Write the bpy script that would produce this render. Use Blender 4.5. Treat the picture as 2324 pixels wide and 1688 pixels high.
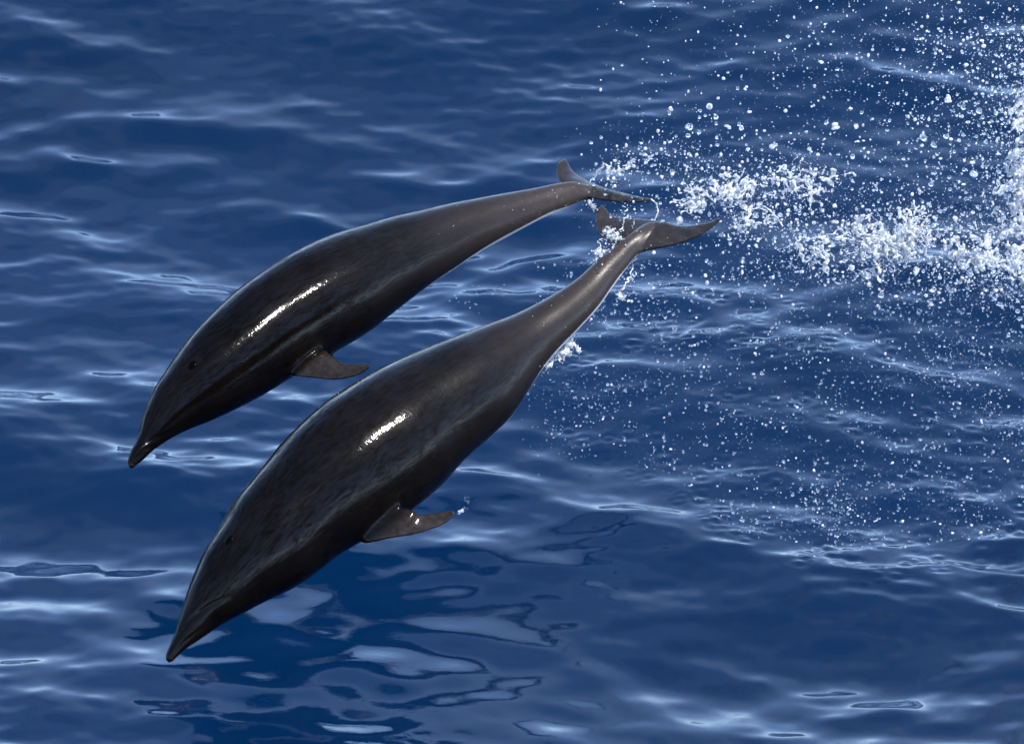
import bpy, math, random
import numpy as np
from mathutils import Vector

for o in list(bpy.data.objects):
    bpy.data.objects.remove(o)
scene = bpy.context.scene
COL = scene.collection
R = math.radians

# ------------------------------------------------------------------ camera
ELEV = R(28.0)                 # the camera looks down from a ship's deck
DIST = 22.0
Z0 = 0.93                      # height of the aimed point over the sea
S = 3.8 / 2324                 # metres for one photograph pixel at the aimed point
VR = np.array([1.0, 0, 0])
VU = np.array([0, math.sin(ELEV), math.cos(ELEV)])
VD = np.array([0, -math.cos(ELEV), math.sin(ELEV)])
P0 = np.array([0, 0, Z0])
CAM = P0 + VD * DIST
cam = bpy.data.cameras.new('camera')
cam.sensor_width = 36
cam.lens = 36 * DIST / 3.8
cam.clip_start = 0.5
cam.clip_end = 30000
cam.dof.use_dof = True
cam.dof.focus_distance = DIST + 0.25
cam.dof.aperture_fstop = 5.6
camo = bpy.data.objects.new('camera', cam)
COL.objects.link(camo)
camo.location = CAM
camo.rotation_euler = (math.pi / 2 - ELEV, 0, 0)
scene.camera = camo

# ------------------------------------------------------------------ sky, sun, exposure
SUN_DIR = Vector((0.30, -0.34, 0.88)).normalized()
sun_el = math.asin(SUN_DIR.z)
sun_az = math.atan2(SUN_DIR.x, SUN_DIR.y)
world = bpy.data.worlds.new('World')
scene.world = world
world.use_nodes = True
wn = world.node_tree
bg = wn.nodes['Background']
sky = wn.nodes.new('ShaderNodeTexSky')
sky.sky_type = 'NISHITA'
sky.sun_disc = False
sky.sun_elevation = sun_el
sky.sun_rotation = sun_az
sky.air_density = 0.5
sky.dust_density = 0.2
sky.ozone_density = 1.6
# thin broken fair-weather cloud all over the sky, closing up towards the horizon as cloud does


def wnode(kind, **kw):
    n = wn.nodes.new(kind)
    for k_, v_ in kw.items():
        setattr(n, k_, v_)
    return n


wco = wnode('ShaderNodeTexCoord')
wsep = wnode('ShaderNodeSeparateXYZ'); wn.links.new(wco.outputs['Generated'], wsep.inputs[0])
wz = wnode('ShaderNodeMath', operation='MAXIMUM'); wn.links.new(wsep.outputs['Z'], wz.inputs[0]); wz.inputs[1].default_value = 0.0
wza = wnode('ShaderNodeMath', operation='ADD'); wn.links.new(wz.outputs[0], wza.inputs[0]); wza.inputs[1].default_value = 0.16
wdiv = wnode('ShaderNodeVectorMath', operation='DIVIDE')
wcmb = wnode('ShaderNodeCombineXYZ')
for k_ in range(3):
    wn.links.new(wza.outputs[0], wcmb.inputs[k_])
wn.links.new(wco.outputs['Generated'], wdiv.inputs[0]); wn.links.new(wcmb.outputs[0], wdiv.inputs[1])
wnoi = wnode('ShaderNodeTexNoise')
wn.links.new(wdiv.outputs[0], wnoi.inputs['Vector'])
wnoi.inputs['Scale'].default_value = 1.9; wnoi.inputs['Detail'].default_value = 7; wnoi.inputs['Roughness'].default_value = 0.6
wnoi.inputs['Distortion'].default_value = 0.5
wlow = wnode('ShaderNodeMapRange'); wn.links.new(wz.outputs[0], wlow.inputs['Value'])
wlow.inputs['From Min'].default_value = 0.0; wlow.inputs['From Max'].default_value = 0.30
wlow.inputs['To Min'].default_value = 0.16; wlow.inputs['To Max'].default_value = 0.0
wsum = wnode('ShaderNodeMath', operation='ADD'); wn.links.new(wnoi.outputs['Fac'], wsum.inputs[0]); wn.links.new(wlow.outputs[0], wsum.inputs[1])
wfac = wnode('ShaderNodeMapRange'); wn.links.new(wsum.outputs[0], wfac.inputs['Value'])
wfac.inputs['From Min'].default_value = 0.50; wfac.inputs['From Max'].default_value = 0.74
wfac.inputs['To Min'].default_value = 0.0; wfac.inputs['To Max'].default_value = 0.26
wmix = wnode('ShaderNodeMix', data_type='RGBA')
wn.links.new(wfac.outputs[0], wmix.inputs[0]); wn.links.new(sky.outputs[0], wmix.inputs[6])
wmix.inputs[7].default_value = (2.4, 2.9, 3.5, 1)
wn.links.new(wmix.outputs[2], bg.inputs['Color'])
bg.inputs['Strength'].default_value = 0.15
sun = bpy.data.lights.new('sun', 'SUN')
sun.energy = 2.0
sun.angle = R(0.53)
sun.color = (1.0, 0.95, 0.88)
suno = bpy.data.objects.new('sun', sun)
COL.objects.link(suno)
suno.rotation_euler = SUN_DIR.to_track_quat('Z', 'Y').to_euler()
scene.view_settings.view_transform = 'Standard'
scene.view_settings.look = 'None'
scene.view_settings.gamma = 1.0
scene.view_settings.exposure = 1.97
scene.view_settings.use_curve_mapping = False
scene.render.engine = 'CYCLES'
scene.cycles.use_denoising = True
scene.cycles.max_bounces = 8
scene.cycles.transmission_bounces = 6

# ------------------------------------------------------------------ helpers
rng = np.random.default_rng(7)
random.seed(7)


def at(px, py, d):
    """A point d metres nearer to the lens than the aimed point, on the ray of a photograph pixel."""
    k = S * (1 - d / DIST)
    return P0 + VR * ((px - 1162) * k) + VU * ((844 - py) * k) + VD * d


def atv(px, py, d):
    px, py, d = map(np.asarray, (px, py, d))
    k = (S * (1 - d / DIST))[..., None]
    return (P0 + VR * (px - 1162)[..., None] * k + VU * (844 - py)[..., None] * k + VD * d[..., None])


def project(v):
    r = v - P0
    d = r @ VD
    k = S * (1 - d / DIST)
    return 1162 + (r @ VR) / k, 844 - (r @ VU) / k, d


def depth_for_height(py, z):
    """The depth at which the ray of pixel row py passes height z."""
    # z = Z0 + (844-py)*S*(1-d/DIST)*cos + d*sin
    a = (844 - np.asarray(py)) * S * math.cos(ELEV)
    return (z - Z0 - a) / (math.sin(ELEV) - a / DIST)


def link_mesh(name, verts, faces, mat=None, parent=None, smooth=True):
    me = bpy.data.meshes.new(name)
    me.from_pydata([tuple(map(float, v)) for v in verts], [], [tuple(map(int, f)) for f in faces])
    me.update()
    if smooth:
        me.polygons.foreach_set('use_smooth', [True] * len(me.polygons))
    o = bpy.data.objects.new(name, me)
    COL.objects.link(o)
    if mat:
        me.materials.append(mat)
    if parent:
        o.parent = parent
    return o


def big_mesh(name, verts, faces, mat=None):
    """Fast path for large arrays; faces is an (n, k) index array."""
    me = bpy.data.meshes.new(name)
    n, k = faces.shape
    me.vertices.add(len(verts))
    me.vertices.foreach_set('co', np.ascontiguousarray(verts, dtype=np.float32).ravel())
    me.loops.add(n * k)
    me.loops.foreach_set('vertex_index', faces.astype(np.int32).ravel())
    me.polygons.add(n)
    me.polygons.foreach_set('loop_start', np.arange(0, n * k, k, dtype=np.int32))
    me.polygons.foreach_set('use_smooth', np.ones(n, dtype=bool))
    me.update(calc_edges=True)
    o = bpy.data.objects.new(name, me)
    COL.objects.link(o)
    if mat:
        me.materials.append(mat)
    return o


def tag(o, label=None, cat=None, group=None, kind=None):
    if label: o['label'] = label
    if cat: o['category'] = cat
    if group: o['group'] = group
    if kind: o['kind'] = kind
    return o


def resample(pts, n, power=1.0):
    """n points evenly along a smooth curve through pts."""
    p = np.array(pts, float)
    # Catmull-Rom densify
    q = np.vstack([2 * p[0] - p[1], p, 2 * p[-1] - p[-2]])
    out = []
    for i in range(1, len(q) - 2):
        a, b, c, d = q[i - 1], q[i], q[i + 1], q[i + 2]
        for t in np.linspace(0, 1, 12, endpoint=False):
            out.append(0.5 * (2 * b + (c - a) * t + (2 * a - 5 * b + 4 * c - d) * t * t + (3 * b - a - 3 * c + d) * t ** 3))
    out.append(p[-1])
    out = np.array(out)
    L = np.r_[0, np.cumsum(np.linalg.norm(np.diff(out, axis=0), axis=1))]
    s = np.linspace(0, 1, n) ** power * L[-1]
    return np.stack([np.interp(s, L, out[:, k]) for k in range(out.shape[1])], 1)


def smoothstep(a, b, x):
    t = np.clip((x - a) / (b - a), 0, 1)
    return t * t * (3 - 2 * t)


# ------------------------------------------------------------------ materials
def new_mat(name):
    m = bpy.data.materials.new(name)
    m.use_nodes = True
    nt = m.node_tree
    return m, nt, nt.nodes['Principled BSDF']


def N(nt, kind, **kw):
    n = nt.nodes.new(kind)
    for k, v in kw.items():
        setattr(n, k, v)
    return n


def mix_rgb(nt, fac, a, b):
    m = N(nt, 'ShaderNodeMix', data_type='RGBA')
    for sock, val in ((m.inputs[0], fac), (m.inputs[6], a), (m.inputs[7], b)):
        if hasattr(val, 'is_linked'):
            nt.links.new(val, sock)
        else:
            sock.default_value = val if not isinstance(val, tuple) else (*val, 1)
    return m.outputs[2]


def noise(nt, coord, scale, detail=3, rough=0.5, dist=0.0):
    n = N(nt, 'ShaderNodeTexNoise')
    n.inputs['Scale'].default_value = scale
    n.inputs['Detail'].default_value = detail
    n.inputs['Roughness'].default_value = rough
    n.inputs['Distortion'].default_value = dist
    nt.links.new(coord, n.inputs['Vector'])
    return n.outputs['Fac']


def ramp(nt, fac, stops):
    r = N(nt, 'ShaderNodeValToRGB')
    e = r.color_ramp.elements
    while len(e) < len(stops):
        e.new(0.5)
    for el, (p, c) in zip(e, stops):
        el.position = p
        el.color = (c, c, c, 1) if not isinstance(c, tuple) else (*c, 1)
    nt.links.new(fac, r.inputs[0])
    return r.outputs[0]


def mathn(nt, op, a, b):
    m = N(nt, 'ShaderNodeMath', operation=op)
    for sock, val in zip(m.inputs, (a, b)):
        if hasattr(val, 'is_linked'):
            nt.links.new(val, sock)
        else:
            sock.default_value = val
    return m.outputs[0]


def bump(nt, height, strength, dist, normal=None):
    b = N(nt, 'ShaderNodeBump')
    b.inputs['Strength'].default_value = strength
    b.inputs['Distance'].default_value = dist
    nt.links.new(height, b.inputs['Height'])
    if normal is not None:
        nt.links.new(normal, b.inputs['Normal'])
    return b.outputs[0]


def sea_material():
    """Clear surface: Fresnel mirror over a straight view down to the scattering depths."""
    m, nt, p = new_mat('sea_surface')
    nt.nodes.remove(p)
    out = nt.nodes['Material Output']
    pos = N(nt, 'ShaderNodeNewGeometry').outputs['Position']
    nrm = bump(nt, noise(nt, pos, 30, 3, 0.55, 0.6), 0.12, 0.003)
    fr = N(nt, 'ShaderNodeFresnel'); fr.inputs['IOR'].default_value = 1.34
    gl = N(nt, 'ShaderNodeBsdfGlossy'); gl.inputs['Roughness'].default_value = 0.012
    gl.inputs['Color'].default_value = (1, 1, 1, 1)
    tr = N(nt, 'ShaderNodeBsdfTransparent')
    nt.links.new(nrm, fr.inputs['Normal']); nt.links.new(nrm, gl.inputs['Normal'])
    mx = N(nt, 'ShaderNodeMixShader')
    nt.links.new(fr.outputs[0], mx.inputs[0]); nt.links.new(tr.outputs[0], mx.inputs[1]); nt.links.new(gl.outputs[0], mx.inputs[2])
    nt.links.new(mx.outputs[0], out.inputs['Surface'])
    return m


def depth_material():
    m, nt, p = new_mat('deep_water')
    pos = N(nt, 'ShaderNodeNewGeometry').outputs['Position']
    n = noise(nt, pos, 0.35, 3, 0.55)
    nt.links.new(mix_rgb(nt, ramp(nt, n, [(0.3, 0.0), (0.7, 1.0)]), (0.0004, 0.0100, 0.038), (0.0006, 0.0122, 0.046)), p.inputs['Base Color'])
    p.inputs['Roughness'].default_value = 1.0
    p.inputs['Specular IOR Level'].default_value = 0.0
    return m


def skin_material():
    m, nt, p = new_mat('wet_dolphin_skin')
    tc = N(nt, 'ShaderNodeTexCoord')
    co = tc.outputs['Object']
    al = N(nt, 'ShaderNodeAttribute', attribute_name='along').outputs['Fac']
    be = N(nt, 'ShaderNodeAttribute', attribute_name='belly').outputs['Fac']
    fi = N(nt, 'ShaderNodeAttribute', attribute_name='fin').outputs['Fac']
    fl = N(nt, 'ShaderNodeAttribute', attribute_name='flow')
    n1 = noise(nt, co, 9, 4, 0.6, 0.4)
    n2 = noise(nt, co, 38, 3, 0.6)
    dark = mix_rgb(nt, ramp(nt, n1, [(0.35, 0.0), (0.7, 1.0)]), (0.0014, 0.0010, 0.0008), (0.0030, 0.0022, 0.0018))
    midc = mix_rgb(nt, ramp(nt, n1, [(0.3, 0.0), (0.7, 1.0)]), (0.0028, 0.0021, 0.0016), (0.0060, 0.0045, 0.0036))
    tailc = mix_rgb(nt, ramp(nt, n2, [(0.3, 0.0), (0.75, 1.0)]), (0.025, 0.0185, 0.0152), (0.034, 0.0262, 0.0220))
    c = mix_rgb(nt, ramp(nt, al, [(0.30, 0.0), (0.60, 1.0)]), dark, midc)
    c = mix_rgb(nt, ramp(nt, al, [(0.62, 0.0), (0.95, 1.0)]), c, tailc)
    finc = mix_rgb(nt, ramp(nt, n2, [(0.35, 0.0), (0.65, 1.0)]), (0.011, 0.0085, 0.0072), (0.022, 0.0175, 0.0150))
    c = mix_rgb(nt, fi, c, finc)
    c = mix_rgb(nt, be, c, (0.60, 0.58, 0.57))
    nt.links.new(c, p.inputs['Base Color'])
    rgh = ramp(nt, al, [(0.0, 0.22), (0.35, 0.24), (0.75, 0.38), (1.0, 0.45)])
    nt.links.new(rgh, p.inputs['Roughness'])
    p.inputs['IOR'].default_value = 1.36
    nt.links.new(ramp(nt, al, [(0.0, 0.006), (0.45, 0.010), (0.9, 0.28)]), p.inputs['Specular IOR Level'])
    # the film runs thick and thin along the body
    mp2 = N(nt, 'ShaderNodeMapping')
    nt.links.new(fl.outputs['Vector'], mp2.inputs['Vector'])
    mp2.inputs['Scale'].default_value = (0.30, 1.6, 1.0)
    film = noise(nt, mp2.outputs[0], 38, 5, 0.65, 1.3)
    nt.links.new(ramp(nt, film, [(0.36, 0.10), (0.62, 0.72)]), p.inputs['Coat Weight'])
    nt.links.new(ramp(nt, al, [(0.0, 0.07), (0.5, 0.085), (0.8, 0.20), (1.0, 0.3)]), p.inputs['Coat Roughness'])
    p.inputs['Coat IOR'].default_value = 1.33
    # film of running water: fine wrinkles lying along and across the flank
    mp = N(nt, 'ShaderNodeMapping')
    nt.links.new(fl.outputs['Vector'], mp.inputs['Vector'])
    mp.inputs['Scale'].default_value = (1.7, 0.8, 1.0)
    w1 = noise(nt, mp.outputs[0], 40, 3, 0.55, 1.6)
    w2 = noise(nt, fl.outputs['Vector'], 95, 2, 0.5, 0.8)
    amt = ramp(nt, noise(nt, co, 3.2, 2, 0.5), [(0.35, 0.4), (0.65, 1.0)])
    b1 = bump(nt, mathn(nt, 'MULTIPLY', w1, amt), 0.20, 0.004, bump(nt, film, 0.10, 0.003))
    b2 = bump(nt, mathn(nt, 'MULTIPLY', w2, amt), 0.10, 0.002, b1)
    nt.links.new(b1, p.inputs['Normal'])
    nt.links.new(b2, p.inputs['Coat Normal'])
    return m


def eye_material():
    m, nt, p = new_mat('dark_eye')
    tc = N(nt, 'ShaderNodeTexCoord')
    n = noise(nt, tc.outputs['Object'], 80, 2)
    nt.links.new(mix_rgb(nt, n, (0.0005, 0.0005, 0.0005), (0.0010, 0.0009, 0.0008)), p.inputs['Base Color'])
    p.inputs['Roughness'].default_value = 0.16
    p.inputs['IOR'].default_value = 1.09
    return m


def drop_material():
    m, nt, p = new_mat('clear_water_drop')
    geo = N(nt, 'ShaderNodeNewGeometry')
    h = noise(nt, geo.outputs['Position'], 160, 2)
    p.inputs['Base Color'].default_value = (0.93, 0.96, 1.0, 1)
    p.inputs['Roughness'].default_value = 0.05
    p.inputs['IOR'].default_value = 1.333
    p.inputs['Transmission Weight'].default_value = 0.95
    nt.links.new(bump(nt, h, 0.4, 0.003), p.inputs['Normal'])
    return m


def froth_material():
    m, nt, p = new_mat('white_froth')
    geo = N(nt, 'ShaderNodeNewGeometry')
    pos = geo.outputs['Position']
    n1 = noise(nt, pos, 45, 3, 0.6)
    n2 = noise(nt, pos, 170, 3, 0.6)
    p.inputs['Base Color'].default_value = (0.66, 0.68, 0.70, 1)
    p.inputs['Roughness'].default_value = 0.22
    p.inputs['IOR'].default_value = 1.333
    nt.links.new(ramp(nt, n1, [(0.38, 0.32), (0.60, 0.80)]), p.inputs['Transmission Weight'])
    nt.links.new(bump(nt, n2, 0.4, 0.003), p.inputs['Normal'])
    return m


SEA, DEEP, SKIN, EYE, DROP, FROTH = sea_material(), depth_material(), skin_material(), eye_material(), drop_material(), froth_material()


# ------------------------------------------------------------------ the sea
def axis(lo, hi, step, far, grow=1.10):
    mid = np.arange(lo, hi + step / 2, step)
    ext, s, x = [], step, 0.0
    while x < far:
        s *= grow
        x += s
        ext.append(x)
    ext = np.array(ext)
    return np.r_[(lo - ext)[::-1], mid, mid[-1] + ext]


def build_sea():
    xs = axis(-2.5, 2.5, 0.011, 9000)
    ys = axis(-1.5, 5.6, 0.011, 9000)
    X, Y = np.meshgrid(xs, ys)
    sx = np.gradient(xs)[None, :]
    sy = np.gradient(ys)[:, None]
    sp = np.maximum(sx, sy)
    Z = np.zeros_like(X); DX = np.zeros_like(X); DY = np.zeros_like(X)
    g = np.random.default_rng(25)
    # (count, shortest, longest wave in m, rms slope, spread in degrees, choppiness)
    bands = [(7, 2.0, 5.0, 0.045, 25, 0.9), (16, 0.7, 1.7, 0.060, 26, 0.9),
             (40, 0.18, 0.55, 0.090, 28, 0.7), (40, 0.075, 0.17, 0.042, 38, 0.3)]
    # glassier water in the lee of the animals, beneath their heads
    lee = np.exp(-((X + 0.75) / 1.05) ** 2 - ((Y + 0.5) / 0.75) ** 2)
    for cnt, l0, l1, slope, spread, chop in bands:
        a_s = slope * math.sqrt(2.0 / cnt)
        # slow patches where this band is stronger or calmer
        ph = g.uniform(0, 6.28, 4)
        patch = 1 + 0.45 * np.sin(1.7 * X + 0.6 * Y + ph[0]) * np.sin(0.5 * X - 1.4 * Y + ph[1]) \
            + 0.25 * np.sin(2.9 * Y + 1.1 * X + ph[2])
        for i in range(cnt):
            lam = l0 * (l1 / l0) ** g.random()
            k = 2 * math.pi / lam
            th = math.radians(-100) + math.radians(spread) * g.normal()
            kx, ky = k * math.cos(th), k * math.sin(th)
            amp = a_s / k * np.clip((lam / sp - 3) / 5, 0, 1) * patch * (1 - lee * np.interp(lam, [0.1, 0.2, 0.6, 1.8], [0.85, 0.65, 0.45, 0.3]))
            arg = kx * X + ky * Y + g.uniform(0, 6.28)
            c, s = np.cos(arg), np.sin(arg)
            Z += amp * c
            DX -= amp * chop * math.cos(th) * s
            DY -= amp * chop * math.sin(th) * s
    # one long swell: its far flank leans to the lens, its near flank away
    ks = 2 * math.pi / 9.0
    Z += 0.065 / ks * np.cos(ks * (Y + 0.12 * X + 0.5 + 2.25)) * np.exp(-((X / 40) ** 2 + (Y / 40) ** 2))
    # rings where falling drops have hit, under and behind the spray
    for i in range(420):
        px = 1230 + 1150 * g.random() ** 0.8
        lim = np.interp(px, [1230, 1700, 2000, 2380], [900, 1240, 1290, 1240])
        py = lim - (lim - 560) * g.random() ** 1.3
        w = at(px, py, float(depth_for_height(py, 0.0)))
        rad = g.uniform(0.02, 0.055)
        i0, i1 = np.searchsorted(xs, (w[0] - 3 * rad, w[0] + 3 * rad))
        j0, j1 = np.searchsorted(ys, (w[1] - 3 * rad, w[1] + 3 * rad))
        if i1 <= i0 or j1 <= j0:
            continue
        rr = np.hypot(X[j0:j1, i0:i1] - w[0], Y[j0:j1, i0:i1] - w[1])
        Z[j0:j1, i0:i1] += 0.05 * rad * np.cos(rr / rad * 4.2) * np.exp(-(rr / rad / 1.2) ** 2)
    V = np.stack([X + DX, Y + DY, Z], -1).reshape(-1, 3)
    nx, ny = len(xs), len(ys)
    i = np.arange(nx * ny).reshape(ny, nx)
    F = np.stack([i[:-1, :-1], i[:-1, 1:], i[1:, 1:], i[1:, :-1]], -1).reshape(-1, 4)
    o = big_mesh('sea', V, F, SEA)
    tag(o, 'deep blue rippled open sea', kind='structure')
    return o


build_sea()
DEPTH = -4.0
dv = [(x, y, DEPTH) for y in (-12000, 12000) for x in (-12000, 12000)]
tag(link_mesh('deep_water', dv, [(0, 1, 3, 2)], DEEP), 'blue depths under the sea surface', kind='structure')


# ------------------------------------------------------------------ dolphins
def loft_body(top, bot, d_nose, d_tail, ratio, n=150, m=64, bend=1.0):
    T = resample(top, n); B = resample(bot, n)
    C = (T + B) / 2
    A2 = (T - B) / 2
    L = np.r_[0, np.cumsum(np.linalg.norm(np.diff(C, axis=0), axis=1))]
    t = L / L[-1]
    d = d_nose + (d_tail - d_nose) * t ** bend
    c3 = atv(C[:, 0], C[:, 1], d)
    a3 = atv(T[:, 0], T[:, 1], d) - c3
    tan = np.gradient(c3, axis=0)
    tan /= np.linalg.norm(tan, axis=1)[:, None]
    bdir = VD - (tan @ VD)[:, None] * tan
    ah = a3 / (np.linalg.norm(a3, axis=1)[:, None] + 1e-9)
    bdir -= (bdir * ah).sum(1)[:, None] * ah
    bdir /= np.linalg.norm(bdir, axis=1)[:, None]
    tp = np.stack([-tan[:, 0], tan[:, 1], tan[:, 2]], 1)
    # thickness towards the lens: width across the axis, not the slanted chord
    side = np.cross(tan, bdir)
    w = np.abs((a3 * side).sum(1))
    w = np.maximum(w, 0.004)
    rb = w * np.interp(t, *ratio)
    ang = np.linspace(0, 2 * np.pi, m, endpoint=False)
    V = (c3[:, None] + a3[:, None] * np.cos(ang)[None, :, None]
         + (bdir * rb[:, None])[:, None] * np.sin(ang)[None, :, None])
    V = V.reshape(-1, 3)
    F = []
    for i in range(n - 1):
        for j in range(m):
            k = (j + 1) % m
            F.append((i * m + j, i * m + k, (i + 1) * m + k, (i + 1) * m + j))
    v0, v1 = len(V), len(V) + 1
    V = np.vstack([V, c3[0], c3[-1]])
    for j in range(m):
        k = (j + 1) % m
        F.append((v0, k, j))
        F.append((v1, (n - 1) * m + j, (n - 1) * m + k))
    return V, F, dict(c=c3, t=t, a=a3, b=bdir, rb=rb, tan=tan, C=C, T=T, B=B)


def blade(lead, trail, dl, dt, thick, n=44, m=12):
    """A fin: sections from lead to trail, each a lens; dl, dt depth stops; thick in metres."""
    Lp = resample(lead, n); Tp = resample(trail, n)
    s = np.linspace(0, 1, n)
    l3 = atv(Lp[:, 0], Lp[:, 1], np.interp(s, *dl))
    t3 = atv(Tp[:, 0], Tp[:, 1], np.interp(s, *dt))
    th = np.interp(s, *thick)
    mid = (l3 + t3) / 2
    span = np.gradient(mid, axis=0)
    chord = t3 - l3
    nor = np.cross(span, chord)
    nor /= np.linalg.norm(nor, axis=1)[:, None] + 1e-9
    for _ in range(8):
        nor[1:-1] = (nor[:-2] + nor[1:-1] + nor[2:]) / 3
        nor /= np.linalg.norm(nor, axis=1)[:, None] + 1e-9
    nor[0], nor[-1] = nor[1], nor[-2]
    V = []
    for i in range(n):
        for j in range(m):
            a = 2 * math.pi * j / m
            u = 0.5 - 0.5 * math.cos(a)
            prof = math.sin(a) * (1.25 - 0.5 * u) * 0.5
            V.append(l3[i] + chord[i] * u + nor[i] * th[i] * prof)
    F = []
    for i in range(n - 1):
        for j in range(m):
            k = (j + 1) % m
            F.append((i * m + j, (i + 1) * m + j, (i + 1) * m + k, i * m + k))
    F.append(tuple(range(m)))
    F.append(tuple((n - 1) * m + j for j in reversed(range(m))))
    return np.array(V), F


def seg_dist(px, py, line):
    """Distance in pixels to a polyline and the position along it, 0 to 1."""
    ln = resample(line, 60)
    best = np.full(len(px), 1e9); pos = np.zeros(len(px))
    for i, (x, y) in enumerate(ln):
        d = np.hypot(px - x, py - y)
        k = d < best
        best[k] = d[k]; pos[k] = i / 59
    return best, pos


BEADS = []


def make_dolphin(label, spec):
    V, F, info = loft_body(spec['top'], spec['bot'], spec['d'][0], spec['d'][1], spec['ratio'], bend=spec.get('bend', 1.0))
    parts = [(V, F)]
    for b in spec['blades']:
        parts.append(blade(**b))
    # the right flipper, hidden behind the left one from here
    b = dict(spec['blades'][1])
    ax = spec['axis']
    for key in ('dl', 'dt'):
        b[key] = (b[key][0], [2 * ax - v_ for v_ in b[key][1]])
    v_, f_ = blade(**b)
    parts.append((v_, f_))
    allv, allf, off = [], [], 0
    for v, f in parts:
        allv.append(v)
        allf += [tuple(i + off for i in q) for q in f]
        off += len(v)
    tmp = link_mesh('body', np.vstack(allv), allf)
    import bmesh
    bm = bmesh.new(); bm.from_mesh(tmp.data)
    bmesh.ops.recalc_face_normals(bm, faces=bm.faces)
    bm.to_mesh(tmp.data); bm.free()
    rm = tmp.modifiers.new('remesh', 'REMESH')
    rm.mode = 'VOXEL'; rm.voxel_size = 0.0050; rm.use_smooth_shade = True
    dg = bpy.context.evaluated_depsgraph_get()
    me = bpy.data.meshes.new_from_object(tmp.evaluated_get(dg))
    bpy.data.objects.remove(tmp)
    me.name = 'body'
    nv = len(me.vertices)
    co = np.empty(nv * 3, np.float32); me.vertices.foreach_get('co', co); co = co.reshape(-1, 3).astype(float)
    ne = len(me.edges)
    ed = np.empty(ne * 2, np.int32); me.edges.foreach_get('vertices', ed); ed = ed.reshape(-1, 2)
    src = np.r_[ed[:, 0], ed[:, 1]]; dst = np.r_[ed[:, 1], ed[:, 0]]
    deg = np.bincount(src, minlength=nv).astype(float)
    c3 = info['c']
    idx = np.empty(nv, int)
    for a in range(0, nv, 20000):
        q = co[a:a + 20000]
        idx[a:a + 20000] = np.argmin(((q[:, None] - c3[None]) ** 2).sum(2), 1)
    rel = co - c3[idx]
    va = (rel * info['a'][idx]).sum(1) / ((info['a'][idx] ** 2).sum(1) + 1e-6)
    vb = (rel * info['b'][idx]).sum(1) / info['rb'][idx]
    wgt = (1 - smoothstep(1.02, 1.12, np.hypot(va, vb))) * smoothstep(0.0, 0.12, info['t'][idx]) * (1 - smoothstep(0.90, 0.97, info['t'][idx]))
    for v, f in parts[1:]:
        n_, m_ = 44, 12
        sec = v.reshape(n_, m_, 3).mean(1)
        j, rad = (np.argmin(((sec - c3[-1]) ** 2).sum(1)), 0.075) if v is parts[1][0] else (9, 0.075)
        wgt = np.maximum(wgt, 0.8 * np.exp(-((co - sec[j]) ** 2).sum(1) / rad ** 2))
    for it in range(130):                            # first Taubin (no shrinking), then plain smoothing of the trunk alone
        lam = (0.6 if it % 2 == 0 else -0.615) if it < 40 else (0.5 * wgt)[:, None]
        avg = np.stack([np.bincount(src, weights=co[dst, k], minlength=nv) for k in range(3)], 1) / deg[:, None]
        co = co + lam * (avg - co)
    me.vertices.foreach_set('co', co.astype(np.float32).ravel())
    me.update()
    no = np.empty(nv * 3, np.float32); me.vertices.foreach_get('normal', no); no = no.reshape(-1, 3).astype(float)
    px, py, dd = project(co)
    rel = co - c3[idx]
    Ltot = np.linalg.norm(np.diff(c3, axis=0), axis=1).sum()
    t = info['t'][idx] + (rel * info['tan'][idx]).sum(1) / Ltot      # continuous along the axis
    va = (rel * info['a'][idx]).sum(1) / ((info['a'][idx] ** 2).sum(1) + 1e-6)
    vb = (rel * info['b'][idx]).sum(1) / info['rb'][idx]
    outside = np.hypot(va, vb)
    fin = smoothstep(1.08, 1.35, outside)
    # belly: a pale strip along the underside, widest at the tail stock
    ang = np.degrees(np.arctan2(vb, va))            # 0 back, 90 facing, 180 belly
    belly = np.zeros(nv)
    wid = np.interp(t, [0.0, 0.25, 0.55, 0.62, 0.9, 0.97], [0, 18, 10, 26, 46, 20])
    cen = np.interp(t, [0.0, 0.55, 0.62, 1.0], [-150, -152, -162, -172])
    dang = np.abs((ang - cen + 180) % 360 - 180)
    belly = (1 - smoothstep(wid * 0.8, wid + 1e-3, dang)) * (1 - fin) * (wid > 2)
    # grooves, ridges
    disp = np.zeros(nv)
    for line, depth, width in spec['grooves']:
        dist, pos = seg_dist(px, py, line)
        fade = np.clip(np.minimum(pos / 0.08 + 0.35, (1 - pos) / 0.6), 0, 1)
        disp -= depth * np.exp(-(dist / width) ** 2) * fade
    ex, ey = spec['eye']
    de = np.hypot(px - ex, py - ey)
    disp -= 0.0015 * np.exp(-(de / 12) ** 2)
    disp += 0.004 * smoothstep(0.55, 0.8, t) * (1 - fin)      # what the smoothing took off the tail stock
    # slow unevenness of the living body
    disp += 0.0012 * np.sin(co[:, 0] * 21 + co[:, 2] * 13) * np.sin(co[:, 1] * 17 - co[:, 2] * 19)
    co += no * disp[:, None]
    me.vertices.foreach_set('co', co.astype(np.float32).ravel())
    for nm, val in (('along', t), ('belly', belly), ('fin', fin)):
        at_ = me.attributes.new(nm, 'FLOAT', 'POINT')
        at_.data.foreach_set('value', val.astype(np.float32))
    fl = me.attributes.new('flow', 'FLOAT_VECTOR', 'POINT')
    arc = np.radians(ang) * 0.16
    seam = np.abs(arc)
    fl.data.foreach_set('vector', np.stack([t * Ltot + spec['seed'], seam, dd * 0.25], 1).astype(np.float32).ravel())
    cand = np.where((t > 0.66) & (vb > 0.1))[0]
    pick = rng.choice(cand, 150, p=(t[cand] - 0.6) ** 2 / ((t[cand] - 0.6) ** 2).sum())
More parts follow.
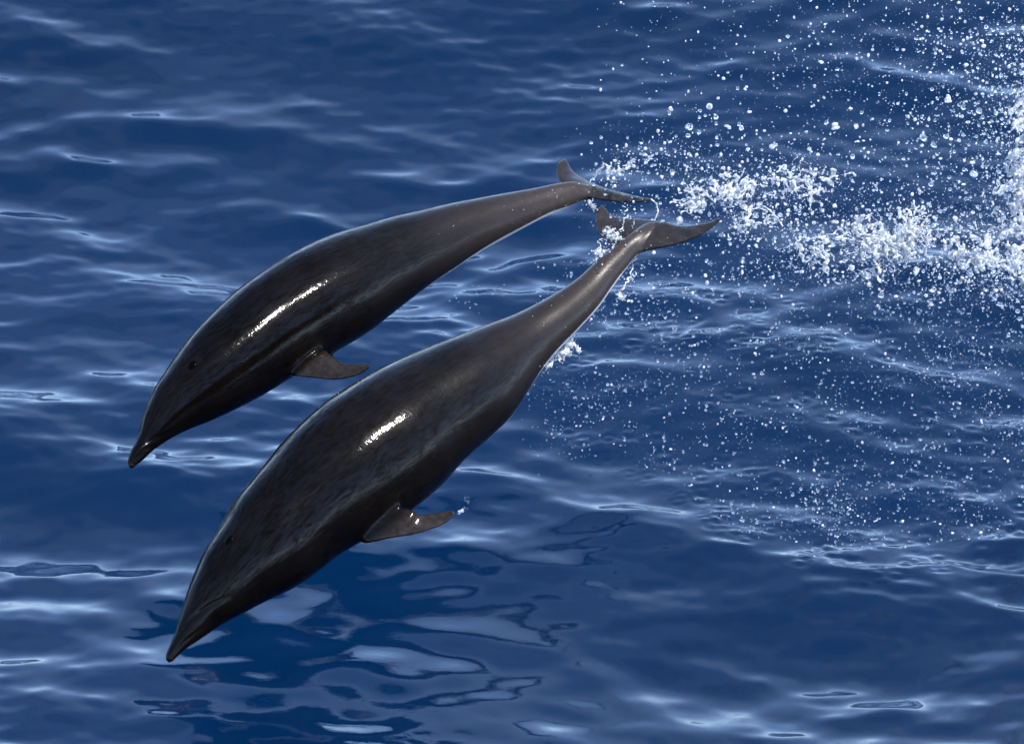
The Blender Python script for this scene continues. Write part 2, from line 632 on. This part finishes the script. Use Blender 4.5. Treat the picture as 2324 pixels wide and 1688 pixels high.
    BEADS.append((co[pick] + no[pick] * 0.0008, 0.0010 + 0.0016 * rng.random(150) ** 3))
    me.polygons.foreach_set('use_smooth', [True] * len(me.polygons))
    me.update()
    me.materials.clear(); me.materials.append(SKIN)
    base = Vector(c3[len(c3) // 2])
    root = bpy.data.objects.new('dolphin', None)
    COL.objects.link(root)
    root.location = base
    tag(root, label, 'dolphin', 'dolphins leaping side by side')
    body = bpy.data.objects.new('body', me)
    COL.objects.link(body)
    body.parent = root
    body.matrix_parent_inverse.identity()
    me.transform(__import__('mathutils').Matrix.Translation(-base))
    # eyes: near one where it is seen, the far one mirrored through the body's middle plane
    near = np.where((de < 6) & (vb > 0))[0]
    p = co[near].mean(0); nn = no[near].mean(0); nn /= np.linalg.norm(nn)
    i = int(np.median(idx[near]))
    bvec = info['b'][i]
    for sgn in (1, -1):
        q = p.copy(); n2 = nn.copy()
        if sgn < 0:
            q = q - 2 * ((q - c3[i]) @ bvec) * bvec
            n2 = n2 - 2 * (n2 @ bvec) * bvec
        zax = Vector(n2)
        xax = Vector(info['tan'][i]); xax = (xax - zax * xax.dot(zax)).normalized()
        yax = zax.cross(xax)
        vs, fs = [], []
        K, M_ = 8, 16
        for a in range(K + 1):
            ph = math.pi * a / K
            for b in range(M_):
                th = 2 * math.pi * b / M_
                u = Vector((0.022 * math.sin(ph) * math.cos(th), 0.017 * math.sin(ph) * math.sin(th), 0.0065 * math.cos(ph)))
                vs.append(Vector(q) + xax * u.x + yax * u.y + zax * (u.z - 0.001) - base)
        for a in range(K):
            for b in range(M_):
                c_ = (b + 1) % M_
                fs.append((a * M_ + b, (a + 1) * M_ + b, (a + 1) * M_ + c_, a * M_ + c_))
        link_mesh('eye', vs, fs, EYE, root)
    return root


upper = dict(
    top=[(296, 1064), (289, 1048), (296, 1022), (307, 1001), (313, 985), (319, 956), (327, 931), (339, 902), (353, 873), (376, 839), (399, 804),
         (440, 752), (499, 692), (559, 640), (638, 589), (694, 557), (745, 535), (817, 513), (896, 492), (975, 474), (1055, 456),
         (1150, 439), (1186, 432), (1223, 425), (1257, 418), (1286, 414), (1308, 414), (1330, 419), (1350, 427), (1366, 436)],
    bot=[(296, 1064), (303, 1061), (327, 1042), (350, 1021), (388, 996), (436, 971), (494, 948), (537, 928), (580, 906), (623, 882), (651, 864),
         (700, 834), (757, 801), (797, 779), (856, 740), (916, 692), (975, 648), (1035, 607), (1063, 587), (1134, 546), (1194, 515), (1233, 495),
         (1259, 483), (1295, 467), (1320, 455), (1342, 451), (1358, 448), (1368, 441)],
    d=(-0.70, -1.66), bend=1.0,
    ratio=([0, 0.06, 0.2, 0.5, 0.8, 0.93, 1.0], [0.95, 0.95, 0.98, 0.95, 0.85, 0.75, 0.6]),
    blades=[
        dict(lead=[(1282, 360), (1270, 365), (1263, 377), (1262, 390), (1267, 406), (1285, 422), (1310, 438), (1331, 447), (1353, 452), (1384, 456), (1420, 458), (1462, 458), (1488, 455)],
             trail=[(1283, 361), (1291, 371), (1301, 388), (1317, 401), (1335, 411), (1345, 416), (1368, 424), (1405, 436), (1441, 445), (1466, 449), (1489, 453)],
             dl=([0, 0.4, 0.55, 1.0], [-1.82, -1.62, -1.58, -1.52]), dt=([0, 0.4, 1.0], [-1.83, -1.70, -1.52]),
             thick=([0, 0.12, 0.45, 0.85, 1], [0.008, 0.016, 0.045, 0.014, 0.008])),
        dict(lead=[(640, 850), (672, 856), (700, 860), (752, 863), (795, 856), (823, 845), (838, 832)],
             trail=[(735, 790), (752, 800), (764, 810), (783, 824), (809, 827), (828, 826), (838, 829)],
             dl=([0, 0.15, 0.4, 1], [-0.96, -0.91, -0.87, -0.80]), dt=([0, 0.15, 0.4, 1], [-0.97, -0.925, -0.89, -0.83]),
             thick=([0, 0.2, 0.8, 1], [0.045, 0.032, 0.018, 0.010])),
    ],
    grooves=[([(309, 1004), (336, 1000), (365, 990), (392, 977), (425, 957)], 0.004, 6.0),
             ([(300, 1047), (330, 1022), (365, 1002), (405, 980)], 0.003, 4.0)],
    eye=(436, 828), seed=0.0, axis=-1.03)

lower = dict(
    top=[(383, 1504), (375, 1489), (384, 1466), (397, 1432), (404, 1405), (414, 1372), (424, 1338), (441, 1295), (457, 1261), (481, 1221), (508, 1174),
         (528, 1137), (554, 1107), (601, 1052), (640, 1001), (699, 945), (759, 896), (822, 858), (898, 818), (977, 785), (1056, 755), (1136, 727),
         (1195, 701), (1255, 669), (1306, 635), (1334, 611), (1356, 589), (1380, 570), (1417, 543), (1450, 520), (1472, 511), (1492, 512), (1505, 520)],
    bot=[(383, 1504), (391, 1501), (420, 1474), (464, 1445), (501, 1419), (548, 1395), (608, 1362), (658, 1338), (695, 1318), (735, 1288), (762, 1264),
         (786, 1248), (815, 1232), (880, 1196), (943, 1151), (977, 1124), (1010, 1094), (1056, 1042), (1116, 989), (1156, 951), (1187, 906), (1219, 854),
         (1255, 806), (1306, 755), (1354, 703), (1383, 662), (1407, 631), (1429, 602), (1443, 581), (1462, 567), (1484, 556), (1500, 542), (1508, 528)],
    d=(0.30, -0.50), bend=1.15,
    ratio=([0, 0.06, 0.2, 0.5, 0.8, 0.93, 1.0], [0.95, 0.95, 0.98, 0.95, 0.88, 0.75, 0.6]),
    blades=[
        dict(lead=[(1366, 465), (1356, 475), (1351, 495), (1354, 518), (1363, 537), (1385, 552), (1420, 566), (1455, 571), (1480, 568), (1514, 562), (1550, 551), (1587, 536), (1618, 517), (1635, 501), (1639, 494)],
             trail=[(1367, 466), (1376, 473), (1385, 485), (1400, 492), (1436, 495), (1470, 497), (1499, 500), (1514, 501), (1538, 508), (1562, 511), (1587, 508), (1611, 502), (1627, 494), (1638, 491)],
             dl=([0, 0.45, 1.0], [-0.64, -0.44, -0.32]), dt=([0, 0.45, 1.0], [-0.65, -0.52, -0.32]),
             thick=([0, 0.12, 0.42, 0.85, 1], [0.008, 0.016, 0.050, 0.014, 0.008])),
        dict(lead=[(795, 1222), (815, 1233), (843, 1233), (893, 1224), (943, 1213), (977, 1202), (1010, 1187), (1029, 1170)],
             trail=[(885, 1128), (906, 1141), (923, 1147), (940, 1157), (960, 1166), (993, 1162), (1018, 1159), (1031, 1160)],
             dl=([0, 0.15, 0.4, 1], [0.11, 0.16, 0.19, 0.17]), dt=([0, 0.15, 0.4, 1], [0.10, 0.145, 0.165, 0.13]),
             thick=([0, 0.2, 0.8, 1], [0.048, 0.034, 0.018, 0.010])),
    ],
    grooves=[([(402, 1430), (425, 1410), (452, 1390), (490, 1366), (540, 1345)], 0.0055, 7.0),
             ([(388, 1490), (420, 1455), (460, 1425), (505, 1400)], 0.003, 4.5)],
    eye=(519, 1225), seed=5.0, axis=0.045)

make_dolphin('smaller black dolphin diving left, farther one, mottled grey flipper over its neighbour’s back'.replace('’', "'"), upper)
make_dolphin('larger black dolphin diving left in front, snout almost touching the water, glinting flipper', lower)


# ------------------------------------------------------------------ water in the air
def ico(sub):
    import bmesh
    bm = bmesh.new()
    bmesh.ops.create_icosphere(bm, subdivisions=sub, radius=1.0)
    v = np.array([x.co[:] for x in bm.verts]); f = np.array([[q.index for q in x.verts] for x in bm.faces])
    bm.free()
    return v, f


ICO1, ICO2, ICO3 = ico(1), ico(2), ico(3)


def stamp(P, rad, tmpl, stretch=0.25, g=rng):
    """Many small uneven drops as vertex and face arrays."""
    v, f = tmpl
    n = len(P)
    sc = 1 + stretch * g.normal(size=(n, 1, 3)).clip(-1.5, 2)
    lump = 1 + 0.10 * g.normal(size=(n, len(v), 1))
    V = P[:, None] + v[None] * sc * lump * rad[:, None, None]
    F = f[None] + (np.arange(n) * len(v))[:, None, None]
    return V.reshape(-1, 3), F.reshape(-1, 3)


def strand(p0, p1, r0, r1, wob, g):
    """Overlapping blobs on a wavering line from p0 to p1."""
    p0, p1 = np.asarray(p0, float), np.asarray(p1, float)
    L = np.linalg.norm(p1 - p0)
    n = max(3, int(L / (0.55 * min(r0, r1))) + 1)
    s = np.linspace(0, 1, n)
    P = p0 + (p1 - p0) * s[:, None]
    for f in (1, 2.3, 4.7):
        P += wob * L / f * np.sin(s * math.pi * 2 * f + g.uniform(0, 6.28))[:, None] * g.normal(size=3) * 0.35 * np.minimum(1, s * 4)[:, None]
    rr = (r0 + (r1 - r0) * s) * (1 + 0.35 * g.normal(size=n)).clip(0.5, 1.8)
    return P, rr


def splash(name, blobs, label, voxel=0.0034, mat=None, cat='splash', group=None, loose=None, kind=None):
    """A connected ragged body of water from overlapping blobs, with loose drops round it."""
    P = np.vstack([b[0] for b in blobs]); r = np.concatenate([b[1] for b in blobs])
    V, F = stamp(P, r, ICO1, 0.15)
    tmp = big_mesh(name, V, F)
    rm = tmp.modifiers.new('remesh', 'REMESH'); rm.mode = 'VOXEL'; rm.voxel_size = voxel; rm.use_smooth_shade = True
    sm = tmp.modifiers.new('smooth', 'SMOOTH'); sm.factor = 0.5; sm.iterations = 3
    dg = bpy.context.evaluated_depsgraph_get()
    me = bpy.data.meshes.new_from_object(tmp.evaluated_get(dg))
    bpy.data.objects.remove(tmp)
    nv = len(me.vertices)
    co = np.empty(nv * 3, np.float32); me.vertices.foreach_get('co', co); co = co.reshape(-1, 3).astype(float)
    ed = np.empty(len(me.edges) * 2, np.int32); me.edges.foreach_get('vertices', ed); ed = ed.reshape(-1, 2)
    lab = np.arange(nv)
    while True:                                      # connected pieces
        new = lab.copy()
        np.minimum.at(new, ed[:, 0], lab[ed[:, 1]]); np.minimum.at(new, ed[:, 1], lab[ed[:, 0]])
        new = new[new]
        if (new == lab).all():
            break
        lab = new
    big = np.bincount(lab).argmax()
    nf = len(me.polygons)
    lt = np.empty(nf, np.int32); me.polygons.foreach_get('loop_total', lt)
    li = np.empty(len(me.loops), np.int32); me.loops.foreach_get('vertex_index', li)
    assert (lt == 4).all()
    q = li.reshape(-1, 4)
    for sel, home in ((lab[q[:, 0]] == big, 'thing'), (lab[q[:, 0]] != big, 'scrap')):
        f = q[sel]
        used, inv = np.unique(f, return_inverse=True)
        if home == 'thing':
            tv, tf = co[used], inv.reshape(-1, 4)
        elif len(f):
            SCRAPS.append((co[used], inv.reshape(-1, 4)))
    if loose is not None:
        LOOSE.append(loose)
    o = big_mesh(name, tv, tf, mat or FROTH)
    tag(o, label, cat, group, kind)
    return o


SCRAPS, LOOSE = [], list(BEADS)


def ribbon_blobs(line, depth, width, count, rmin, rmax, g, drip=0.0, dspread=0.10):
    """Short crossing strands scattered along a pixel polyline: torn, lacy water."""
    ln = resample(line, 200)
    out = []
    # a thin backbone keeps the water in one piece
    sp = ln[::8] + g.normal(size=(25, 2)) * width * 0.45
    sd = np.interp(np.linspace(0, 1, 25), [0, 1], depth)
    for i in range(24):
        out.append(strand(at(*sp[i], sd[i]), at(*sp[i + 1], sd[i + 1]), rmin * 1.5, rmin * 1.5, 0.4, g))
    nclump = max(3, int(count / 11))
    clump = g.integers(0, 199, nclump)
    coff = g.normal(size=(nclump, 2)) * width * 0.85
    for i in range(count):
        cc = int(g.integers(0, nclump))
        k = int(np.clip(clump[cc] + g.normal() * 7, 0, 199))
        off = g.normal(size=2) * width * 0.6 + coff[cc]
        c = ln[k] + off
        a = g.uniform(0, 2 * math.pi)
        l = g.uniform(0.5, 2.4) * width
        tang = ln[min(k + 3, 199)] - ln[max(k - 3, 0)]
        tang = tang / (np.linalg.norm(tang) + 1e-6)
        u = g.random()
        if u < drip:
            e = c + np.array([g.normal() * 0.3, g.uniform(0.6, 2.4)]) * width
        elif u < 0.55:
            e = ln[max(0, min(199, k + int(g.integers(-14, 14))))]
        else:
            e = c + (tang * g.choice([-1, 1]) + 0.7 * np.array([math.cos(a), math.sin(a)])) * l
        dd = np.interp(k / 199, [0, 1], depth) + g.normal() * dspread * (0.3 if u < 0.55 else 1)
        r0 = rmin + (rmax - rmin) * g.random() ** 2.6
        out.append(strand(at(c[0], c[1], dd), at(e[0], e[1], dd + g.normal() * 0.02), r0, r0 * g.uniform(0.35, 0.8), 0.7, g))
    return out


def loose_along(line, depth, width, count, rmin, rmax, g, dspread=0.12):
    ln = resample(line, 200)
    k = g.integers(0, 200, count)
    c = ln[k] + g.normal(size=(count, 2)) * width
    dd = np.interp(k / 199, [0, 1], depth) + g.normal(size=count) * dspread
    return atv(c[:, 0], c[:, 1], dd), rmin + (rmax - rmin) * g.random(count) ** 3


g = np.random.default_rng(5)
ARC_A = [(1560, 425), (1640, 440), (1720, 425), (1800, 400), (1860, 405)]
ARC_B = [(1650, 455), (1740, 490), (1830, 545), (1930, 540), (2020, 560), (2100, 525), (2165, 545)]
ARC_C = [(2150, 575), (2200, 600), (2250, 585), (2310, 620), (2380, 650)]
splash('splash_ribbon', ribbon_blobs(ARC_A, (-0.75, -0.95), 26, 68, 0.0020, 0.0080, g, 0.25),
       'upper torn white ribbon of splash starting right of the rear flukes', loose=loose_along(ARC_A, (-0.75, -0.95), 55, 420, 0.0014, 0.0075, g))
splash('splash_ribbon', ribbon_blobs(ARC_B, (-0.80, -1.15), 28, 165, 0.0020, 0.0090, g, 0.35),
       'long thick white ribbon of splash with drips hanging below it', loose=loose_along(ARC_B, (-0.8, -1.15), 60, 900, 0.0014, 0.008, g))
splash('splash_ribbon', ribbon_blobs(ARC_C, (-1.0, -1.2), 13, 80, 0.004, 0.0115, g, 0.35),
       'short bright wavy ribbon of splash at the right edge', loose=loose_along(ARC_C, (-1.0, -1.2), 30, 160, 0.0016, 0.008, g))
WALL = [(2420, 90), (2372, 210), (2350, 300), (2322, 400), (2318, 490), (2350, 590), (2400, 640)]
splash('splash_wall', ribbon_blobs(WALL, (-1.3, -1.3), 30, 230, 0.003, 0.014, g, 0.15, 0.16),
       'dense wall of white water rising along the right edge', voxel=0.0045, loose=loose_along(WALL, (-1.2, -1.3), 70, 1500, 0.0013, 0.008, g))

# water torn off the tails, flipper and belly
FA = [(1338, 413), (1352, 398), (1370, 372), (1384, 392), (1372, 412)]
FB = [(1385, 395), (1405, 388), (1425, 372), (1445, 362)]
bl = ribbon_blobs(FA, (-1.66, -1.60), 6, 20, 0.0016, 0.0045, g, 0, 0.03) + ribbon_blobs(FB, (-1.60, -1.3), 6, 20, 0.0016, 0.005, g, 0, 0.03)
lo = loose_along(FA + FB, (-1.45, -1.3), 22, 70, 0.0014, 0.006, g)
LOOSE.append(loose_along([(1400, 385), (1450, 355), (1520, 345), (1580, 385), (1640, 430)], (-1.4, -0.9), 26, 260, 0.0013, 0.0068, g))
splash('fluke_splash', bl, "white spout of water thrown off the farther dolphin's flukes", voxel=0.0026, loose=lo)
TA = [(1352, 590), (1365, 570), (1392, 562), (1400, 535), (1415, 510), (1428, 482)]
bl = ribbon_blobs(TA, (-0.40, -0.50), 8, 60, 0.0014, 0.0042, g, 0, 0.03)
bl += [strand(at(1412, 468, -0.5), at(1440, 498, -0.46), 0.002, 0.0016, 0.3, g), strand(at(1440, 498, -0.46), at(1436, 520, -0.45), 0.0018, 0.0014, 0.3, g)]
lo = loose_along(TA, (-0.40, -0.5), 14, 120, 0.0012, 0.0042, g)
splash('tail_splash', bl, "glassy lace of water clinging to the nearer dolphin's tail stock", voxel=0.0024, loose=lo)
DR = [(1478, 452), (1490, 462), (1494, 480), (1488, 495), (1484, 506)]
bl = []
for i in range(len(DR) - 1):
    bl.append(strand(at(*DR[i], -1.50), at(*DR[i + 1], -1.50), 0.0026, 0.0022, 0.1, g))
bl += ribbon_blobs([(1480, 500), (1488, 508), (1496, 512)], (-1.5, -1.5), 4, 8, 0.002, 0.005, g, 0, 0.02)
splash('drip', bl, "thin curved drip falling from the tip of the farther dolphin's fluke", voxel=0.0022, loose=loose_along(DR, (-1.5, -1.5), 7, 16, 0.0012, 0.003, g))
BF = [(1298, 768), (1288, 790), (1262, 808), (1236, 838)]
bl = ribbon_blobs(BF, (-0.36, -0.30), 6, 60, 0.002, 0.005, g, 0.3, 0.02)
bl += ribbon_blobs([(1300, 775), (1312, 795), (1318, 800)], (-0.36, -0.3), 3, 12, 0.002, 0.004, g, 0, 0.02)
splash('belly_splash', bl, "white fringe of water peeling off the nearer dolphin's belly", voxel=0.0024, loose=loose_along(BF, (-0.36, -0.3), 10, 60, 0.0012, 0.004, g))
RF = [(1440, 590), (1425, 640), (1405, 668), (1425, 672)]
bl = ribbon_blobs(RF, (-0.52, -0.45), 5, 22, 0.0016, 0.0036, g, 0.2, 0.02)
splash('spray_fringe', bl, "thin spray under the nearer dolphin's tail stock", voxel=0.0022, loose=loose_along(RF, (-0.52, -0.45), 10, 60, 0.0012, 0.004, g))
UF = [(1335, 455), (1345, 468), (1352, 472)]
bl = ribbon_blobs(UF, (-1.56, -1.56), 4, 12, 0.002, 0.004, g, 0.3, 0.02)
splash('drip', bl, "small drip hanging under the root of the farther dolphin's fluke", voxel=0.0022, loose=loose_along(UF, (-1.56, -1.56), 6, 14, 0.0012, 0.003, g))
TF = [(1040, 1160), (1052, 1158), (1060, 1148), (1062, 1131)]
bl = ribbon_blobs(TF[:2], (0.15, 0.15), 3, 6, 0.0014, 0.0026, g, 0, 0.01)
splash('drip', bl, "fine spray flicking off the tip of the nearer dolphin's flipper", voxel=0.002, loose=loose_along(TF, (0.15, 0.15), 4, 22, 0.001, 0.0026, g))

# loose spray: far too many drops to count
def field(n, fx, fy, z0, z1, rmin, rmax, pw=3.0, dlim=(-2.6, 0.25)):
    px, py = fx, fy
    z = z0 + (z1 - z0) * g.random(n)
    d = np.clip(depth_for_height(py, z), *dlim)
    P = atv(px, py, d)
    r = rmin + (rmax - rmin) * g.random(n) ** pw
    k = P[:, 2] > 0.004
    return P[k], r[k]


FIELDS = []
n = 6500
fx = 1180 + 1250 * g.random(n) ** 0.62; fy = -30 + 690 * g.random(n)
keep = g.random(n) < np.interp(fx, [1180, 1400, 1700, 2300], [0.05, 0.25, 0.55, 1.0])
d = g.uniform(-2.0, -0.4, n)
FIELDS.append((atv(fx, fy, d)[keep], (0.0011 + 0.0050 * g.random(n) ** 5)[keep]))
n = 2600
fx = 2330 - 170 * np.abs(g.normal(size=n)) + 40; fy = g.uniform(60, 700, n)
FIELDS.append((atv(fx, fy, g.uniform(-1.8, -0.8, n)), 0.0012 + 0.0058 * g.random(n) ** 4))
n = 1500
ln = resample([(1440, 330), (1560, 400), (1750, 470), (2000, 530), (2330, 600)], 300)
k = g.integers(0, 300, n)
c = ln[k] + g.normal(size=(n, 2)) * 70
FIELDS.append((atv(c[:, 0], c[:, 1], g.uniform(-1.4, -0.6, n)), 0.0013 + 0.0065 * g.random(n) ** 4))
n = 7800
fx = 1210 + 1200 * g.random(n) ** 0.75
lim = np.interp(fx, [1210, 1450, 1700, 2000, 2400], [860, 1060, 1220, 1250, 1200])
fy = 590 + (lim - 590) * g.random(n) ** 1.15
drift = np.sin(fx / 61 + fy / 140 + 1.0) * np.sin(fy / 37 - fx / 190) + 0.6 * np.sin(fx / 23 + 2) * np.sin(fy / 17)
thin = g.random(n) < np.where(drift > 0.15, 1.0, 0.35)
fx, fy = fx[thin], fy[thin]; n = len(fx)
FIELDS.append(field(n, fx, fy, 0.0, 0.45, 0.0013, 0.0056, 3.2))
for cx, cy, sx, sy, n in ((1870, 1168, 60, 36, 230), (1265, 955, 40, 35, 70), (1330, 890, 70, 25, 80), (1300, 1020, 60, 25, 40),
                          (2170, 850, 110, 60, 260), (1500, 870, 60, 20, 40), (1990, 1130, 150, 40, 120), (2200, 700, 120, 60, 260),
                          (1500, 620, 60, 60, 130), (1060, 690, 25, 20, 18), (1120, 660, 30, 12, 16), (1390, 470, 60, 40, 60), (1850, 140, 60, 25, 60)):
    FIELDS.append(field(n, cx + sx * g.normal(size=n), cy + sy * g.normal(size=n), 0.02, 0.35, 0.0014, 0.0048, 2.5))
# the finest mist hangs round the ribbons and the wall of water
for line, wd, n in ((ARC_A, 50, 1500), (ARC_B, 55, 3200), (ARC_C, 35, 900), (WALL, 80, 3800), ([(1380, 380), (1450, 350), (1560, 400)], 30, 500)):
    FIELDS.append(loose_along(line, (-0.9, -1.2), wd, n, 0.0005, 0.0011, g, 0.25))
n = 2600
fx = 2330 - 330 * np.abs(g.normal(size=n)); fy = 640 + 470 * g.random(n) ** 1.2
FIELDS.append(field(n, fx, fy, 0.05, 0.5, 0.0005, 0.0011))
# a few drops thrown towards the lens, out of focus
n = 160
fx = 1700 + 700 * g.random(n); fy = g.uniform(0, 900, n)
FIELDS.append((atv(fx, fy, g.uniform(0.3, 2.6, n)), 0.0012 + 0.0035 * g.random(n) ** 2))
P = np.vstack([f[0] for f in FIELDS]); r = np.concatenate([f[1] for f in FIELDS])
P = np.vstack([P] + [q[0] for q in LOOSE]); r = np.concatenate([r] + [q[1] for q in LOOSE])
sm_ = r < 0.0044
Va, Fa = stamp(P[sm_], r[sm_], ICO1, 0.22)
Vb, Fb = stamp(P[~sm_], r[~sm_], ICO2, 0.22)
V = np.vstack([Va, Vb]); F = np.vstack([Fa, Fb + len(Va)])
wp = np.interp(P[:, 2], [0.3, 0.8], [0.14, 0.5])
white = np.r_[np.repeat(g.random(sm_.sum()) < wp[sm_], len(ICO1[1])), np.repeat(g.random((~sm_).sum()) < wp[~sm_], len(ICO2[1]))]
nd = len(V)
tris = [F]; vv = [V]
for sv, sf in SCRAPS:
    base_i = sum(len(x) for x in vv)
    tris.append(np.vstack([sf[:, [0, 1, 2]], sf[:, [0, 2, 3]]]) + base_i)
    vv.append(sv)
F = np.vstack(tris); V = np.vstack(vv)
mi = np.ones(len(F), np.int32); mi[:len(white)] = white
o = big_mesh('spray', V, F, DROP)
o.data.materials.append(FROTH)
o.data.polygons.foreach_set('material_index', mi)
tag(o, 'fine spray of countless drops flying behind the dolphins', 'spray', kind='stuff')

# beads of water lying on the skin are part of that spray; the biggest flying drops are things of their own
def drop_mesh(seed):
    q = np.random.default_rng(seed)
    v, f = ICO3
    ph = q.uniform(0, 6.28, (3, 3)); fr = q.uniform(1.5, 3.5, (3, 3))
    bumpy = sum(0.10 * np.sin(v @ fr[i] + ph[i, 0]) for i in range(3))
    me = bpy.data.meshes.new('water_drop')
    me.from_pydata((v * (1 + bumpy)[:, None]).tolist(), [], f.tolist())
    me.polygons.foreach_set('use_smooth', [True] * len(f))
    me.materials.append(FROTH if seed % 3 else DROP)
    return me


DROPS = [drop_mesh(i) for i in range(6)]
SPOT = [(1896, 288, 10), (1565, 288, 9), (1943, 287, 7), (1752, 333, 8), (2095, 312, 9), (2147, 310, 8), (2120, 330, 7), (1610, 242, 7), (1625, 266, 7),
        (1683, 291, 6), (1788, 83, 5), (2152, 228, 8), (2186, 243, 8), (2222, 252, 7), (2238, 62, 6), (2180, 24, 5), (1999, 670, 9), (1970, 627, 8),
        (1972, 646, 7), (2080, 612, 9), (1933, 608, 8), (1655, 290, 5), (1780, 380, 8), (1830, 300, 5), (2060, 265, 6), (2210, 395, 9), (1935, 355, 6),
        (1542, 500, 10), (1484, 573, 5), (1604, 592, 5), (1440, 622, 6), (1590, 480, 6), (1605, 642, 6), (1601, 625, 5), (1820, 617, 6), (2116, 660, 6), (2113, 690, 6)]
gd = np.random.default_rng(11)
while len(SPOT) < 80:
    x = 1450 + 870 * gd.random() ** 0.7; y = 330 + 170 * gd.normal() + 0.18 * (x - 1700)
    if 10 < y < 760:
        SPOT.append((x, y, 3.4 + 2.4 * gd.random() ** 2))
ORD = ('first second third fourth fifth sixth seventh eighth ninth tenth eleventh twelfth thirteenth fourteenth fifteenth sixteenth '
       'seventeenth eighteenth nineteenth twentieth').split()
seen = {}
for i, (x, y, rp) in enumerate(sorted(SPOT)):
    if y < 200:
        zone = 'near the top of the spray'
    elif y < 380 and x < 1720:
        zone = 'above the flukes'
    elif y < 380:
        zone = 'above the long white splash ribbon'
    elif y < 570:
        zone = 'in among the white splash ribbons'
    else:
        zone = 'just below the white splash ribbons'
    seen[zone] = seen.get(zone, 0) + 1
    if seen[zone] > 20:
        continue
    o = bpy.data.objects.new('water_drop', DROPS[i % 6])
    COL.objects.link(o)
    o.location = at(x, y, gd.uniform(-1.5, -0.5))
    k = rp * S * 0.85
    o.scale = (k * gd.uniform(0.85, 1.15), k * gd.uniform(0.85, 1.15), k * gd.uniform(0.9, 1.3))
    o.rotation_euler = gd.uniform(0, 6.28, 3)
    tag(o, 'large drop of water %s, %s from the left there' % (zone, ORD[seen[zone] - 1]), 'drop', 'large drops flying ' + zone)
